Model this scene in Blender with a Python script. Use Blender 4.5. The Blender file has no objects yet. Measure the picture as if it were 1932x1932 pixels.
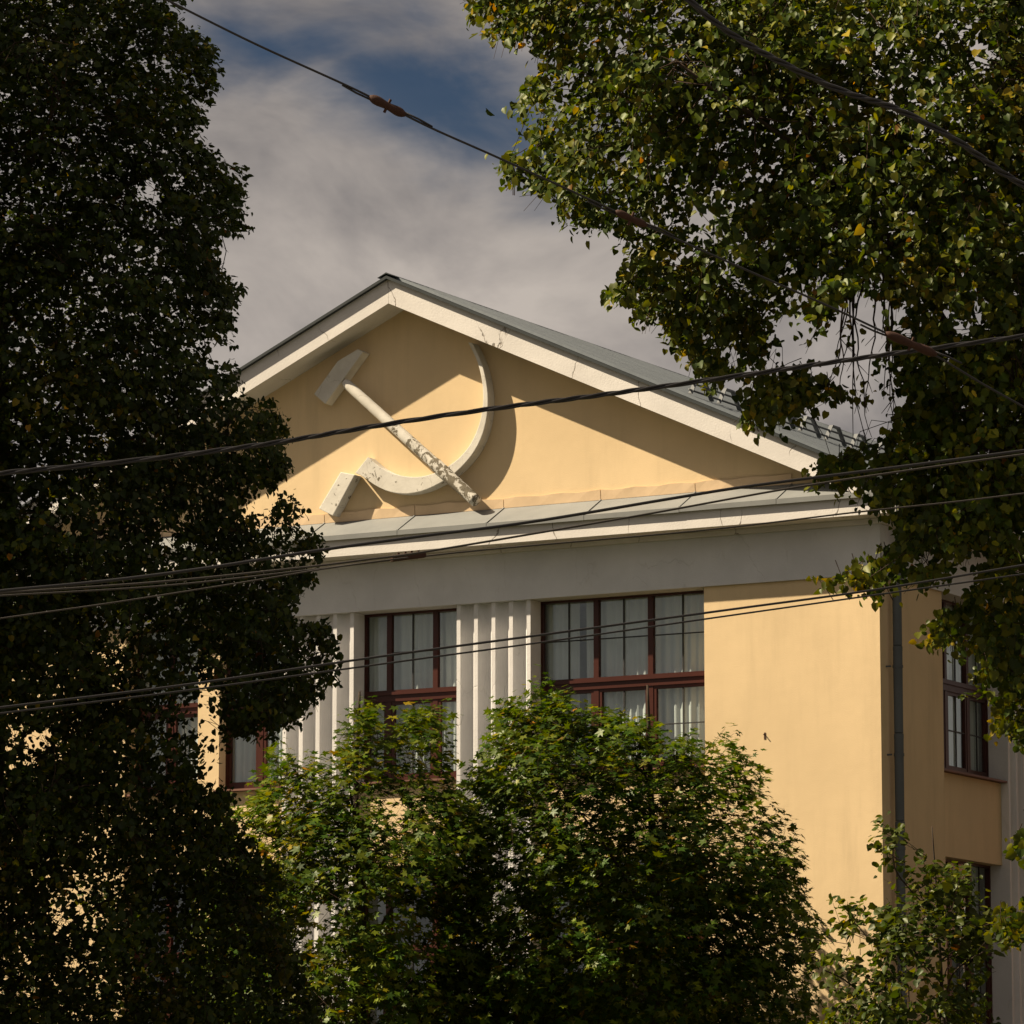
import bpy, bmesh, math, random
import numpy as np
from mathutils import Vector, Matrix

random.seed(7)
RNG = np.random.default_rng(11)
scene = bpy.context.scene
COL = scene.collection

# ------------------------------------------------------------------ camera
E = 10.60                                  # height of the entablature's lower edge above the ground
CAM = np.array([35.0861, -59.8523, E - 8.9565])
YAW, PIT, ROL = (math.radians(a) for a in (29.0161, 8.5786, -0.0386))
FPX = 8561.93                              # focal length in pixels of a 1932 px wide picture
fwd = np.array([-math.sin(YAW)*math.cos(PIT), math.cos(YAW)*math.cos(PIT), math.sin(PIT)])
r0 = np.array([math.cos(YAW), math.sin(YAW), 0.0])
u0 = np.cross(r0, fwd)
RT = r0*math.cos(ROL) + u0*math.sin(ROL)
UP = -r0*math.sin(ROL) + u0*math.cos(ROL)

cam_data = bpy.data.cameras.new('camera')
cam_data.sensor_width = 36.0
cam_data.lens = 36.0*FPX/1932.0
cam_data.clip_start = 0.5
cam_data.clip_end = 3000.0
cam = bpy.data.objects.new('camera', cam_data)
COL.objects.link(cam)
cam.matrix_world = Matrix(((RT[0], UP[0], -fwd[0], CAM[0]), (RT[1], UP[1], -fwd[1], CAM[1]),
                           (RT[2], UP[2], -fwd[2], CAM[2]), (0, 0, 0, 1)))
scene.camera = cam

def ray(px, py):
    return fwd + RT*(px-966)/FPX + UP*(966-py)/FPX
def at(px, py, dist):                      # a point dist metres out along the view axis
    return CAM + ray(px, py)*dist
def on(px, py, axis, val):                 # a point on the plane axis = val
    d = ray(px, py)
    return CAM + d*((val-CAM[axis])/d[axis])
def project(P):
    q = P - CAM
    z = q @ fwd
    return np.stack([966+FPX*(q@RT)/z, 966-FPX*(q@UP)/z], -1)

# ------------------------------------------------------------------ light
SUN_TRAVEL = Vector((1.8134, 1.0, -2.1047)).normalized()
to_sun = -SUN_TRAVEL
sun_el = math.asin(to_sun.z)
sun_az = math.atan2(to_sun.x, to_sun.y)    # clockwise from +Y
SUN_STRENGTH, SUN_COLOR = 5.0, (1.0, 0.84, 0.61)
SKY_STRENGTH = 0.049
EXPOSURE = 0.98

sd = bpy.data.lights.new('sun', 'SUN')
sd.energy = SUN_STRENGTH
sd.angle = math.radians(0.5)
sd.color = SUN_COLOR
so = bpy.data.objects.new('sun', sd)
COL.objects.link(so)
so.location = (-40, -40, 60)
so.rotation_euler = SUN_TRAVEL.to_track_quat('-Z', 'Y').to_euler()

world = bpy.data.worlds.new('World')
scene.world = world
world.use_nodes = True
wt = world.node_tree
wt.nodes.clear()
def wn(kind, **kw):
    n = wt.nodes.new(kind)
    for k, v in kw.items():
        setattr(n, k, v)
    return n
def wmath(op, a, b=None, clamp=False):
    n = wn('ShaderNodeMath', operation=op, use_clamp=clamp)
    for i, v in enumerate((a, b)):
        if v is None: continue
        if isinstance(v, (int, float)): n.inputs[i].default_value = v
        else: wt.links.new(v, n.inputs[i])
    return n.outputs[0]
def wdot(vec, v):
    n = wn('ShaderNodeVectorMath', operation='DOT_PRODUCT')
    wt.links.new(vec, n.inputs[0]); n.inputs[1].default_value = tuple(float(q) for q in v)
    return n.outputs['Value']
def wrange(v, a, b, c, d, smooth=True):
    n = wn('ShaderNodeMapRange')
    if smooth: n.interpolation_type = 'SMOOTHSTEP'
    wt.links.new(v, n.inputs[0])
    for i, q in enumerate((a, b, c, d)): n.inputs[1+i].default_value = q
    return n.outputs[0]
sky = wn('ShaderNodeTexSky', sky_type='NISHITA')
sky.sun_disc = False
sky.sun_elevation = sun_el
sky.sun_rotation = sun_az
sky.air_density = 1.0; sky.dust_density = 0.6; sky.ozone_density = 2.0
tc = wn('ShaderNodeTexCoord')
DIR = tc.outputs['Generated']
def wnoise(scale, detail, rough, stretch=(1, 1, 1.8), off=(0, 0, 0), dist=0.0):
    m = wn('ShaderNodeMapping')
    m.inputs['Scale'].default_value = stretch; m.inputs['Location'].default_value = off
    wt.links.new(DIR, m.inputs['Vector'])
    n = wn('ShaderNodeTexNoise')
    n.inputs['Scale'].default_value = scale; n.inputs['Detail'].default_value = detail
    n.inputs['Roughness'].default_value = rough; n.inputs['Distortion'].default_value = dist
    wt.links.new(m.outputs[0], n.inputs['Vector'])
    return n.outputs['Fac']
def gap(px, py, sx, sy, tilt):             # an opening in the cloud cover in a given direction of the sky
    c = ray(px, py); c = c/np.linalg.norm(c)
    ct, st = math.cos(tilt), math.sin(tilt)
    e1, e2 = RT*ct - UP*st, RT*st + UP*ct
    a = wmath('DIVIDE', wmath('SUBTRACT', wdot(DIR, e1), float(c@e1)), sx/FPX)
    b = wmath('DIVIDE', wmath('SUBTRACT', wdot(DIR, e2), float(c@e2)), sy/FPX)
    return wmath('SQRT', wmath('ADD', wmath('MULTIPLY', a, a), wmath('MULTIPLY', b, b)))
edge = wnoise(26, 5, 0.55, off=(3.1, 0.4, 1.7), dist=0.3)
g1 = gap(770, 175, 390, 125, math.radians(20))
g2 = gap(610, 85, 230, 85, math.radians(-15))
gmin = wmath('MINIMUM', g1, g2)
gsum = wmath('ADD', gmin, wmath('MULTIPLY', wmath('SUBTRACT', edge, 0.5), 2.6))
cover_here = wrange(gsum, 0.10, 1.45, 0.08, 1.0)
broad = wnoise(5.0, 5, 0.55, off=(0.35, 0.0, 0.2))
cover_all = wrange(broad, 0.30, 0.46, 0.25, 1.0)
near = wrange(wdot(DIR, fwd), 0.955, 0.985, 0.0, 1.0)
cover_all = wmath('MAXIMUM', cover_all, near)
cover = wmath('MULTIPLY', cover_here, cover_all)
shade = wnoise(12, 6, 0.56, stretch=(1, 1, 1.7), off=(1.3, 2.2, 0.55), dist=0.4)
ramp = wn('ShaderNodeValToRGB')
ramp.color_ramp.elements[0].position = 0.33
ramp.color_ramp.elements[0].color = (1.75, 1.64, 1.68, 1)
ramp.color_ramp.elements[1].position = 0.66
ramp.color_ramp.elements[1].color = (5.4, 4.78, 4.25, 1)
wt.links.new(shade, ramp.inputs[0])
skyscale = wn('ShaderNodeMix', data_type='RGBA', blend_type='MULTIPLY')
skyscale.inputs['Factor'].default_value = 1.0
wt.links.new(sky.outputs[0], skyscale.inputs['A'])
skyscale.inputs['B'].default_value = (0.16, 0.22, 0.27, 1)
mixc = wn('ShaderNodeMix', data_type='RGBA')
wt.links.new(cover, mixc.inputs['Factor'])
wt.links.new(skyscale.outputs['Result'], mixc.inputs['A'])
wt.links.new(ramp.outputs['Color'], mixc.inputs['B'])
bg = wn('ShaderNodeBackground')
bg.inputs['Strength'].default_value = SKY_STRENGTH
wt.links.new(mixc.outputs['Result'], bg.inputs['Color'])
wout = wn('ShaderNodeOutputWorld')
wt.links.new(bg.outputs[0], wout.inputs['Surface'])

vs = scene.view_settings
vs.view_transform = 'Standard'
vs.look = 'None'
vs.exposure = EXPOSURE
vs.gamma = 1.0
vs.use_curve_mapping = False
scene.render.engine = 'CYCLES'
scene.cycles.max_bounces = 4
scene.cycles.diffuse_bounces = 2
scene.cycles.caustics_reflective = False
scene.cycles.caustics_refractive = False
scene.cycles.sample_clamp_indirect = 3.0
scene.cycles.transparent_max_bounces = 16

# ------------------------------------------------------------------ materials
class Mat:
    def __init__(self, name):
        self.m = bpy.data.materials.new(name); self.m.use_nodes = True
        self.t = self.m.node_tree; self.t.nodes.clear()
        self.out = self.t.nodes.new('ShaderNodeOutputMaterial')
        self.tc = self.t.nodes.new('ShaderNodeTexCoord')
        self.geo = self.t.nodes.new('ShaderNodeNewGeometry')
    def n(self, kind, **kw):
        q = self.t.nodes.new(kind)
        for k, v in kw.items(): setattr(q, k, v)
        return q
    def put(self, sock, v):
        if isinstance(v, bpy.types.NodeSocket): self.t.links.new(v, sock)
        elif isinstance(v, tuple) and len(v) == 3 and sock.type == 'RGBA': sock.default_value = (*v, 1)
        else: sock.default_value = v
    def math(self, op, a, b=0.0, clamp=False):
        q = self.n('ShaderNodeMath', operation=op, use_clamp=clamp)
        self.put(q.inputs[0], a); self.put(q.inputs[1], b); return q.outputs[0]
    def pos(self, scale=(1, 1, 1)):
        q = self.n('ShaderNodeMapping'); q.inputs['Scale'].default_value = scale
        self.t.links.new(self.geo.outputs['Position'], q.inputs['Vector']); return q.outputs[0]
    def noise(self, scale, detail=4, rough=0.55, stretch=(1, 1, 1), dist=0.0):
        q = self.n('ShaderNodeTexNoise')
        q.inputs['Scale'].default_value = scale; q.inputs['Detail'].default_value = detail
        q.inputs['Roughness'].default_value = rough; q.inputs['Distortion'].default_value = dist
        self.t.links.new(self.pos(stretch), q.inputs['Vector']); return q.outputs['Fac']
    def ramp(self, v, a, b, lo=0.0, hi=1.0):
        q = self.n('ShaderNodeMapRange', interpolation_type='SMOOTHSTEP')
        self.put(q.inputs[0], v)
        for i, z in enumerate((a, b, lo, hi)): q.inputs[1+i].default_value = z
        return q.outputs[0]
    def mix(self, f, a, b):
        q = self.n('ShaderNodeMix', data_type='RGBA')
        self.put(q.inputs['Factor'], f); self.put(q.inputs['A'], a); self.put(q.inputs['B'], b)
        return q.outputs['Result']
    def bump(self, h, strength=0.3, dist=0.01):
        q = self.n('ShaderNodeBump'); q.inputs['Strength'].default_value = strength
        q.inputs['Distance'].default_value = dist
        self.put(q.inputs['Height'], h); return q.outputs[0]
    def bsdf(self, col, rough=0.8, metal=0.0, normal=None, spec=0.3):
        q = self.n('ShaderNodeBsdfPrincipled')
        self.put(q.inputs['Base Color'], col); self.put(q.inputs['Roughness'], rough)
        q.inputs['Metallic'].default_value = metal
        q.inputs['Specular IOR Level'].default_value = spec
        if normal is not None: self.t.links.new(normal, q.inputs['Normal'])
        return q.outputs[0]
    def done(self, sh):
        self.t.links.new(sh, self.out.inputs['Surface']); return self.m
    def cracks(self, scale, width, stretch=(1, 1, 1), mask=(0.5, 0.62)):
        w = self.n('ShaderNodeTexNoise'); w.inputs['Scale'].default_value = 3.0; w.inputs['Detail'].default_value = 5
        p = self.pos(stretch); self.t.links.new(p, w.inputs['Vector'])
        add = self.n('ShaderNodeVectorMath', operation='MULTIPLY_ADD')
        self.t.links.new(w.outputs['Color'], add.inputs[0]); add.inputs[1].default_value = (0.35,)*3
        self.t.links.new(p, add.inputs[2])
        v = self.n('ShaderNodeTexVoronoi', feature='DISTANCE_TO_EDGE'); v.inputs['Scale'].default_value = scale
        self.t.links.new(add.outputs[0], v.inputs['Vector'])
        line = self.ramp(v.outputs['Distance'], 0.0, width, 1.0, 0.0)
        return self.math('MULTIPLY', line, self.ramp(self.noise(0.9, 3), *mask))

def stucco(name, base, var, crack=0.35):
    M = Mat(name)
    big = M.noise(0.55, 5, 0.6)
    mid = M.noise(2.6, 5, 0.65, (1, 1, 0.13))
    c = M.mix(M.ramp(big, 0.3, 0.7), tuple(v*(1-var) for v in base), base)
    c = M.mix(M.ramp(mid, 0.45, 0.75, 0, 0.75), c, tuple(v*(1-1.6*var) for v in base))
    spot = M.ramp(M.noise(5.5, 6, 0.7), 0.72, 0.78, 0, 0.35)
    c = M.mix(spot, c, (0.22, 0.15, 0.09))
    if crack:
        c = M.mix(M.math('MULTIPLY', M.cracks(0.35, 0.006), crack), c, (0.10, 0.07, 0.05))
    fine = M.noise(55, 3, 0.6); lump = M.noise(6, 3, 0.5)
    h = M.math('ADD', M.math('MULTIPLY', fine, 0.5), M.math('MULTIPLY', lump, 0.6))
    return M.done(M.bsdf(c, 0.92, normal=M.bump(h, 0.5, 0.008), spec=0.15))

def white_plaster(name, base=(0.73, 0.70, 0.67), crack=0.85, stretch=(1, 1, 0.55)):
    M = Mat(name)
    c = M.mix(M.ramp(M.noise(1.1, 5, 0.6), 0.3, 0.75), tuple(v*0.86 for v in base), base)
    c = M.mix(M.ramp(M.noise(7, 6, 0.7, (1, 1, 0.4)), 0.60, 0.80, 0, 0.35), c, (0.36, 0.32, 0.26))
    cr = M.cracks(0.85, 0.007, stretch, (0.42, 0.52))
    c = M.mix(M.math('MULTIPLY', cr, crack), c, (0.14, 0.11, 0.08))
    h = M.math('SUBTRACT', M.noise(38, 4, 0.6), M.math('MULTIPLY', cr, 1.5))
    return M.done(M.bsdf(c, 0.88, normal=M.bump(h, 0.4, 0.008), spec=0.2))

def emblem_paint(name, wear):
    M = Mat(name)
    c = M.mix(M.ramp(M.noise(3, 5, 0.6), 0.3, 0.75), (0.58, 0.55, 0.49), (0.70, 0.67, 0.60))
    sep = M.n('ShaderNodeSeparateXYZ'); M.t.links.new(M.geo.outputs['Position'], sep.inputs[0])
    low = M.ramp(sep.outputs['Z'], E+3.6, E+1.9, 0.0, 1.0)
    nz = M.noise(8.5, 7, 0.68, (1, 1, 0.8), dist=0.6)
    th = M.math('SUBTRACT', nz, M.math('MULTIPLY', M.math('SUBTRACT', 1.0, low), 0.24))
    peel = M.ramp(th, wear, wear+0.012)
    bare = M.mix(M.noise(24, 3), (0.10, 0.085, 0.055), (0.25, 0.22, 0.17))
    c = M.mix(peel, c, bare)
    cr = M.cracks(1.6, 0.012, (1, 1, 1), (0.42, 0.5))
    c = M.mix(M.math('MULTIPLY', cr, 0.3), c, (0.14, 0.11, 0.08))
    h = M.math('ADD', M.math('MULTIPLY', M.noise(40, 3), 0.4), M.math('MULTIPLY', peel, -1.5))
    return M.done(M.bsdf(c, 0.85, normal=M.bump(h, 0.6, 0.01), spec=0.2))

def painted_metal(name, base, rough=0.45, metal=0.0, dirt=0.4, spec=0.5):
    M = Mat(name)
    c = M.mix(M.ramp(M.noise(1.6, 5, 0.6), 0.3, 0.7), tuple(v*0.85 for v in base), base)
    c = M.mix(M.ramp(M.noise(11, 6, 0.7), 0.62, 0.78, 0, dirt), c, tuple(v*0.5+0.06 for v in base))
    fl = M.ramp(M.noise(30, 2, 0.5), 0.75, 0.77, 0, 0.6)
    c = M.mix(fl, c, tuple(min(1, v*1.7) for v in base))
    return M.done(M.bsdf(c, rough, metal, M.bump(M.noise(3.5, 3), 0.35, 0.01), spec))

def wood_paint(name, base):
    M = Mat(name)
    c = M.mix(M.noise(6, 5, 0.6, (1, 1, 6)), tuple(v*0.7 for v in base), base)
    return M.done(M.bsdf(c, 0.38, normal=M.bump(M.noise(60, 3, 0.5, (1, 1, 0.2)), 0.2, 0.003), spec=0.3))

def plain(name, base, rough=0.7, metal=0.0, var=0.25, scale=8, spec=0.3):
    M = Mat(name)
    c = M.mix(M.noise(scale, 4), tuple(v*(1-var) for v in base), tuple(v*(1+var*0.4) for v in base))
    return M.done(M.bsdf(c, rough, metal, M.bump(M.noise(scale*5, 3), 0.3, 0.005), spec))

def glass_mat():
    M = Mat('window_glass')
    wob = M.bump(M.noise(2.2, 2, 0.5), 0.10, 0.02)
    tr = M.n('ShaderNodeBsdfTransparent'); M.put(tr.inputs['Color'], (0.90, 0.95, 0.94))
    gl = M.n('ShaderNodeBsdfGlossy'); M.put(gl.inputs['Roughness'], 0.012); M.put(gl.inputs['Color'], (0.86, 0.97, 1.0))
    M.t.links.new(wob, gl.inputs['Normal'])
    lw = M.n('ShaderNodeLayerWeight'); lw.inputs['Blend'].default_value = 0.5
    f = M.math('ADD', M.math('MULTIPLY', M.math('POWER', lw.outputs['Facing'], 4.0), 0.75), 0.14, True)
    mx = M.n('ShaderNodeMixShader'); M.t.links.new(f, mx.inputs[0])
    M.t.links.new(tr.outputs[0], mx.inputs[1]); M.t.links.new(gl.outputs[0], mx.inputs[2])
    return M.done(mx.outputs[0])

def curtain_mat():
    M = Mat('curtain_cloth')
    c = M.mix(M.noise(3, 3, 0.5, (4, 4, 0.3)), (0.76, 0.79, 0.78), (0.90, 0.92, 0.90))
    d = M.n('ShaderNodeBsdfDiffuse'); M.put(d.inputs[0], c)
    t = M.n('ShaderNodeBsdfTranslucent'); M.put(t.inputs[0], c)
    mx = M.n('ShaderNodeMixShader'); mx.inputs[0].default_value = 0.3
    M.t.links.new(d.outputs[0], mx.inputs[1]); M.t.links.new(t.outputs[0], mx.inputs[2])
    return M.done(mx.outputs[0])

def leaf_mat(name, trans=0.35, gloss=0.10, rough=0.42):
    M = Mat(name)
    a = M.n('ShaderNodeAttribute'); a.attribute_name = 'tint'
    col = a.outputs['Color']
    d = M.n('ShaderNodeBsdfDiffuse'); M.put(d.inputs[0], col)
    hs = M.n('ShaderNodeHueSaturation'); hs.inputs['Saturation'].default_value = 1.1
    hs.inputs['Value'].default_value = 1.8; hs.inputs['Hue'].default_value = 0.487
    M.t.links.new(col, hs.inputs['Color'])
    t = M.n('ShaderNodeBsdfTranslucent'); M.put(t.inputs[0], hs.outputs[0])
    mx = M.n('ShaderNodeMixShader'); mx.inputs[0].default_value = trans
    M.t.links.new(d.outputs[0], mx.inputs[1]); M.t.links.new(t.outputs[0], mx.inputs[2])
    g = M.n('ShaderNodeBsdfGlossy'); g.inputs['Roughness'].default_value = rough
    M.put(g.inputs['Color'], (0.9, 0.95, 0.8))
    lw = M.n('ShaderNodeLayerWeight'); lw.inputs['Blend'].default_value = 0.5
    f = M.math('ADD', M.math('MULTIPLY', M.math('POWER', lw.outputs['Facing'], 4.0), gloss), 0.3*gloss, True)
    m2 = M.n('ShaderNodeMixShader'); M.t.links.new(f, m2.inputs[0])
    M.t.links.new(mx.outputs[0], m2.inputs[1]); M.t.links.new(g.outputs[0], m2.inputs[2])
    return M.done(m2.outputs[0])

M_YEL = stucco('yellow_stucco', (0.74, 0.565, 0.340), 0.11, 0)
M_WHI = white_plaster('white_plaster')
M_ENT = white_plaster('entablature_plaster', (0.71, 0.71, 0.725), 0.08)
M_PIER = white_plaster('pier_plaster', (0.73, 0.715, 0.71), 0.12)
M_EMB = emblem_paint('emblem_paint', 0.605)
M_EMH = emblem_paint('emblem_handle_paint', 0.465)
M_LEDGE = painted_metal('ledge_metal', (0.215, 0.222, 0.22), 0.55, 0.0, 0.4, 0.3)
M_FLASH = painted_metal('flashing_metal', (0.72, 0.53, 0.33), 0.55, 0.0, 0.25)
M_ROOF = painted_metal('roof_metal', (0.085, 0.102, 0.118), 0.42, 0.2, 0.2)
M_VERGE = painted_metal('verge_metal', (0.030, 0.037, 0.040), 0.5, 0.0, 0.2, 0.3)
M_PIPE = painted_metal('pipe_metal', (0.125, 0.135, 0.14), 0.85, 0.0, 0.2, 0.1)
M_GALV = painted_metal('galvanised_metal', (0.17, 0.18, 0.19), 0.6, 0.0, 0.2, 0.2)
M_SILL = painted_metal('rusty_sill_metal', (0.16, 0.065, 0.04), 0.6, 0.0, 0.4)
M_FRAME = wood_paint('window_frame_paint', (0.062, 0.015, 0.009))
M_BAR = plain('glazing_bar', (0.035, 0.035, 0.037), 0.5)
M_GLASS = glass_mat()
M_CURT = curtain_mat()
M_BLIND = plain('brown_blind', (0.30, 0.14, 0.07), 0.85, 0, 0.25, 20)
M_DARK = plain('room_dark', (0.12, 0.11, 0.10), 0.9)
M_ROOM = plain('room_paint', (0.55, 0.54, 0.51), 0.9)
M_CABLE = plain('cable_rubber', (0.022, 0.020, 0.021), 0.5, 0, 0.3, 30, 0.4)
M_CABLE2 = plain('weathered_cable', (0.055, 0.048, 0.042), 0.6, 0, 0.3, 30, 0.3)
M_RUST = plain('rusty_iron', (0.060, 0.026, 0.016), 0.8, 0, 0.5, 40)
M_BARK = plain('bark', (0.060, 0.046, 0.035), 0.95, 0, 0.45, 14, 0.1)
M_TWIG = plain('twig_bark', (0.045, 0.030, 0.022), 0.9, 0, 0.3, 20, 0.1)
M_LINDEN = leaf_mat('linden_leaf', 0.34, 0.05)
M_MAPLE = leaf_mat('maple_leaf', 0.30, 0.05)

# ------------------------------------------------------------------ mesh helpers
class MB:
    def __init__(self): self.v = []; self.f = []
    def add(self, vs, fs):
        o = len(self.v); self.v += [tuple(map(float, q)) for q in vs]
        self.f += [tuple(i+o for i in q) for q in fs]; return self
    def box(self, x0, x1, y0, y1, z0, z1):
        return self.add([(x0,y0,z0),(x1,y0,z0),(x1,y1,z0),(x0,y1,z0),(x0,y0,z1),(x1,y0,z1),(x1,y1,z1),(x0,y1,z1)],
            [(0,3,2,1),(4,5,6,7),(0,1,5,4),(1,2,6,5),(2,3,7,6),(3,0,4,7)])
    def prism(self, A, B):                 # two matching outlines
        n = len(A)
        return self.add(list(A)+list(B), [tuple(range(n-1,-1,-1)), tuple(range(n,2*n))] +
            [(i, (i+1) % n, n+(i+1) % n, n+i) for i in range(n)])
    def tube(self, pts, rad, sides=8, cap=True):
        pts = [np.asarray(q, float) for q in pts]; n = len(pts)
        rads = rad if hasattr(rad, '__len__') else [rad]*n
        vs = []; ref = None
        for i, q in enumerate(pts):
            t = pts[min(i+1, n-1)] - pts[max(i-1, 0)]; t = t/(np.linalg.norm(t)+1e-9)
            if ref is None:
                ref = np.cross(t, (0, 0, 1.0))
                if np.linalg.norm(ref) < 1e-3: ref = np.cross(t, (1.0, 0, 0))
            ref = ref - t*(ref@t); ref = ref/np.linalg.norm(ref); b = np.cross(t, ref)
            for k in range(sides):
                a = 2*math.pi*k/sides
                vs.append(q + (ref*math.cos(a) + b*math.sin(a))*rads[i])
        fs = [(i*sides+k, i*sides+(k+1) % sides, (i+1)*sides+(k+1) % sides, (i+1)*sides+k)
              for i in range(n-1) for k in range(sides)]
        if cap: fs += [tuple(range(sides-1, -1, -1)), tuple(range((n-1)*sides, n*sides))]
        return self.add(vs, fs)
    def mesh(self, name, mat, smooth=False):
        me = bpy.data.meshes.new(name)
        me.from_pydata(self.v, [], self.f)
        bm = bmesh.new(); bm.from_mesh(me)
        bmesh.ops.recalc_face_normals(bm, faces=bm.faces); bm.to_mesh(me); bm.free()
        me.materials.append(mat)
        if smooth: me.polygons.foreach_set('use_smooth', [True]*len(me.polygons))
        return me
    def build(self, name, mat, parent=None, smooth=False):
        return link(name, self.mesh(name, mat, smooth), parent)
def link(name, data, parent=None):
    o = bpy.data.objects.new(name, data); COL.objects.link(o)
    if parent is not None:
        o.parent = parent
        o.matrix_parent_inverse = parent_world(parent).inverted()
    return o
WORLD = {}
def parent_world(o): return WORLD.get(o.name, Matrix())
def empty(name, loc=(0, 0, 0), parent=None):
    o = link(name, None, parent); o.empty_display_size = 0.3
    if parent is None:
        o.location = loc; WORLD[o.name] = Matrix.Translation(Vector(loc))
    return o
def tag(o, label=None, cat=None, group=None, kind=None):
    for k, v in (('label', label), ('category', cat), ('group', group), ('kind', kind)):
        if v: o[k] = v
    return o
def bevel(me, w, seg=2, angle=30):
    bm = bmesh.new(); bm.from_mesh(me)
    ed = [e for e in bm.edges if len(e.link_faces) == 2 and e.calc_face_angle() > math.radians(angle)]
    bmesh.ops.bevel(bm, geom=ed, offset=w, segments=seg, affect='EDGES', profile=0.6)
    bm.to_mesh(me); bm.free()

# ------------------------------------------------------------------ ground
def grass_mat():
    M = Mat('grass')
    c = M.mix(M.noise(0.6, 5), (0.055, 0.054, 0.036), (0.080, 0.074, 0.052))
    return M.done(M.bsdf(c, 0.95, normal=M.bump(M.noise(25, 4), 0.6, 0.03)))
tag(MB().add([(-700,-700,0),(700,-700,0),(700,900,0),(-700,900,0)], [(0,1,2,3)]).build('ground', grass_mat()), kind='structure')
def asphalt():
    M = Mat('asphalt')
    c = M.mix(M.noise(0.9, 5), (0.045, 0.044, 0.043), (0.065, 0.062, 0.06))
    return M.done(M.bsdf(c, 0.9, normal=M.bump(M.noise(90, 3), 0.5, 0.005)))
def concrete():
    M = Mat('concrete')
    c = M.mix(M.noise(1.2, 5), (0.22, 0.21, 0.19), (0.32, 0.30, 0.27))
    return M.done(M.bsdf(c, 0.9, normal=M.bump(M.noise(60, 3), 0.4, 0.004)))
M_CONC = concrete()
tag(MB().add([(-300,-58,0.004),(300,-58,0.004),(300,-47,0.004),(-300,-47,0.004)], [(0,1,2,3)]).build('road', asphalt()), kind='structure')
tag(MB().box(-300, 300, -46.85, -43.5, 0.0, 0.12).build('pavement', M_CONC), kind='structure')
tag(MB().box(-300, 300, -47.0, -46.853, 0.0, 0.14).build('kerb', M_CONC), kind='structure')
tag(MB().box(-300, 300, -63, -58.003, 0.0, 0.12).build('pavement', M_CONC), kind='structure')

# ------------------------------------------------------------------ the building
B = empty('public_building', (0, 0, 0))
tag(B, 'cream yellow building with white gabled pediment, relief emblem and fluted white piers', 'building')
def wall(name, mat, *bx):
    return MB().box(*bx).build(name, mat, B)
D = 0.52                # projection of the cornices
PA, PB, CW = 0.918, 2.206, 5.148
MS, ZS = 0.4543, E+4.701
DEP = 18.0
# plain walls either side of the glazed bays and down the flank
wall('wall', M_YEL, CW, 8.0, 0, .45, 0, E)
wall('wall', M_YEL, -8.0, -CW, 0, .45, 0, E)
wall('wall', M_YEL, 7.55, 8.0, .453, 2.25, 0, E)
wall('wall', M_YEL, 7.55, 8.0, 6.0, DEP, 0, E)
wall('wall', M_YEL, -8.0, -7.55, .453, DEP, 0, E)
wall('wall', M_YEL, -8.0, 8.0, DEP+.003, DEP+.4, 0, E+.8)
wall('plinth', M_CONC, CW-.0, 8.06, -.06, -.003, 0, .9)
wall('plinth', M_CONC, -8.06, -CW, -.06, -.003, 0, .9)
# entablature band, wraps the corner
wall('entablature', M_ENT, -8.04, 8.04, -.045, .45, E+.002, E+.86)
wall('entablature', M_ENT, 7.55, 8.04, .453, DEP, E+.002, E+.86)
wall('entablature', M_ENT, -8.04, -7.55, .453, DEP, E+.002, E+.86)
# bed moulding under the cornice
wall('bed_moulding', M_WHI, -8.10, 8.10, -.115, -.048, E+.735, E+.812)
wall('bed_moulding', M_WHI, 8.043, 8.10, -.045, DEP, E+.735, E+.812)
# cornice: fascia block with a slightly sloping top, along front and flank
cor = MB().prism([(-8.5,-D+.02,E+.815),(-8.5,-D+.02,E+1.10),(-8.5,0,E+1.395),(-8.5,0,E+.815)],
                 [(8.5,-D+.02,E+.815),(8.5,-D+.02,E+1.10),(8.5,0,E+1.395),(8.5,0,E+.815)])
cor.build('cornice', M_WHI, B)
wall('cornice', M_WHI, 8.0, 8.5, .003, DEP, E+.815, E+1.10)
wall('cornice', M_WHI, -8.5, -8.0, .003, DEP, E+.815, E+1.10)
# gable wall
MB().prism([(-8,0,E+.862),(8,0,E+.862),(8,0,E+1.09),(0,0,ZS+.12),(-8,0,E+1.09)],
           [(-8,.35,E+.862),(8,.35,E+.862),(8,.35,E+1.09),(0,.35,ZS+.12),(-8,.35,E+1.09)]).build('gable_wall', M_YEL, B)
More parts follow.
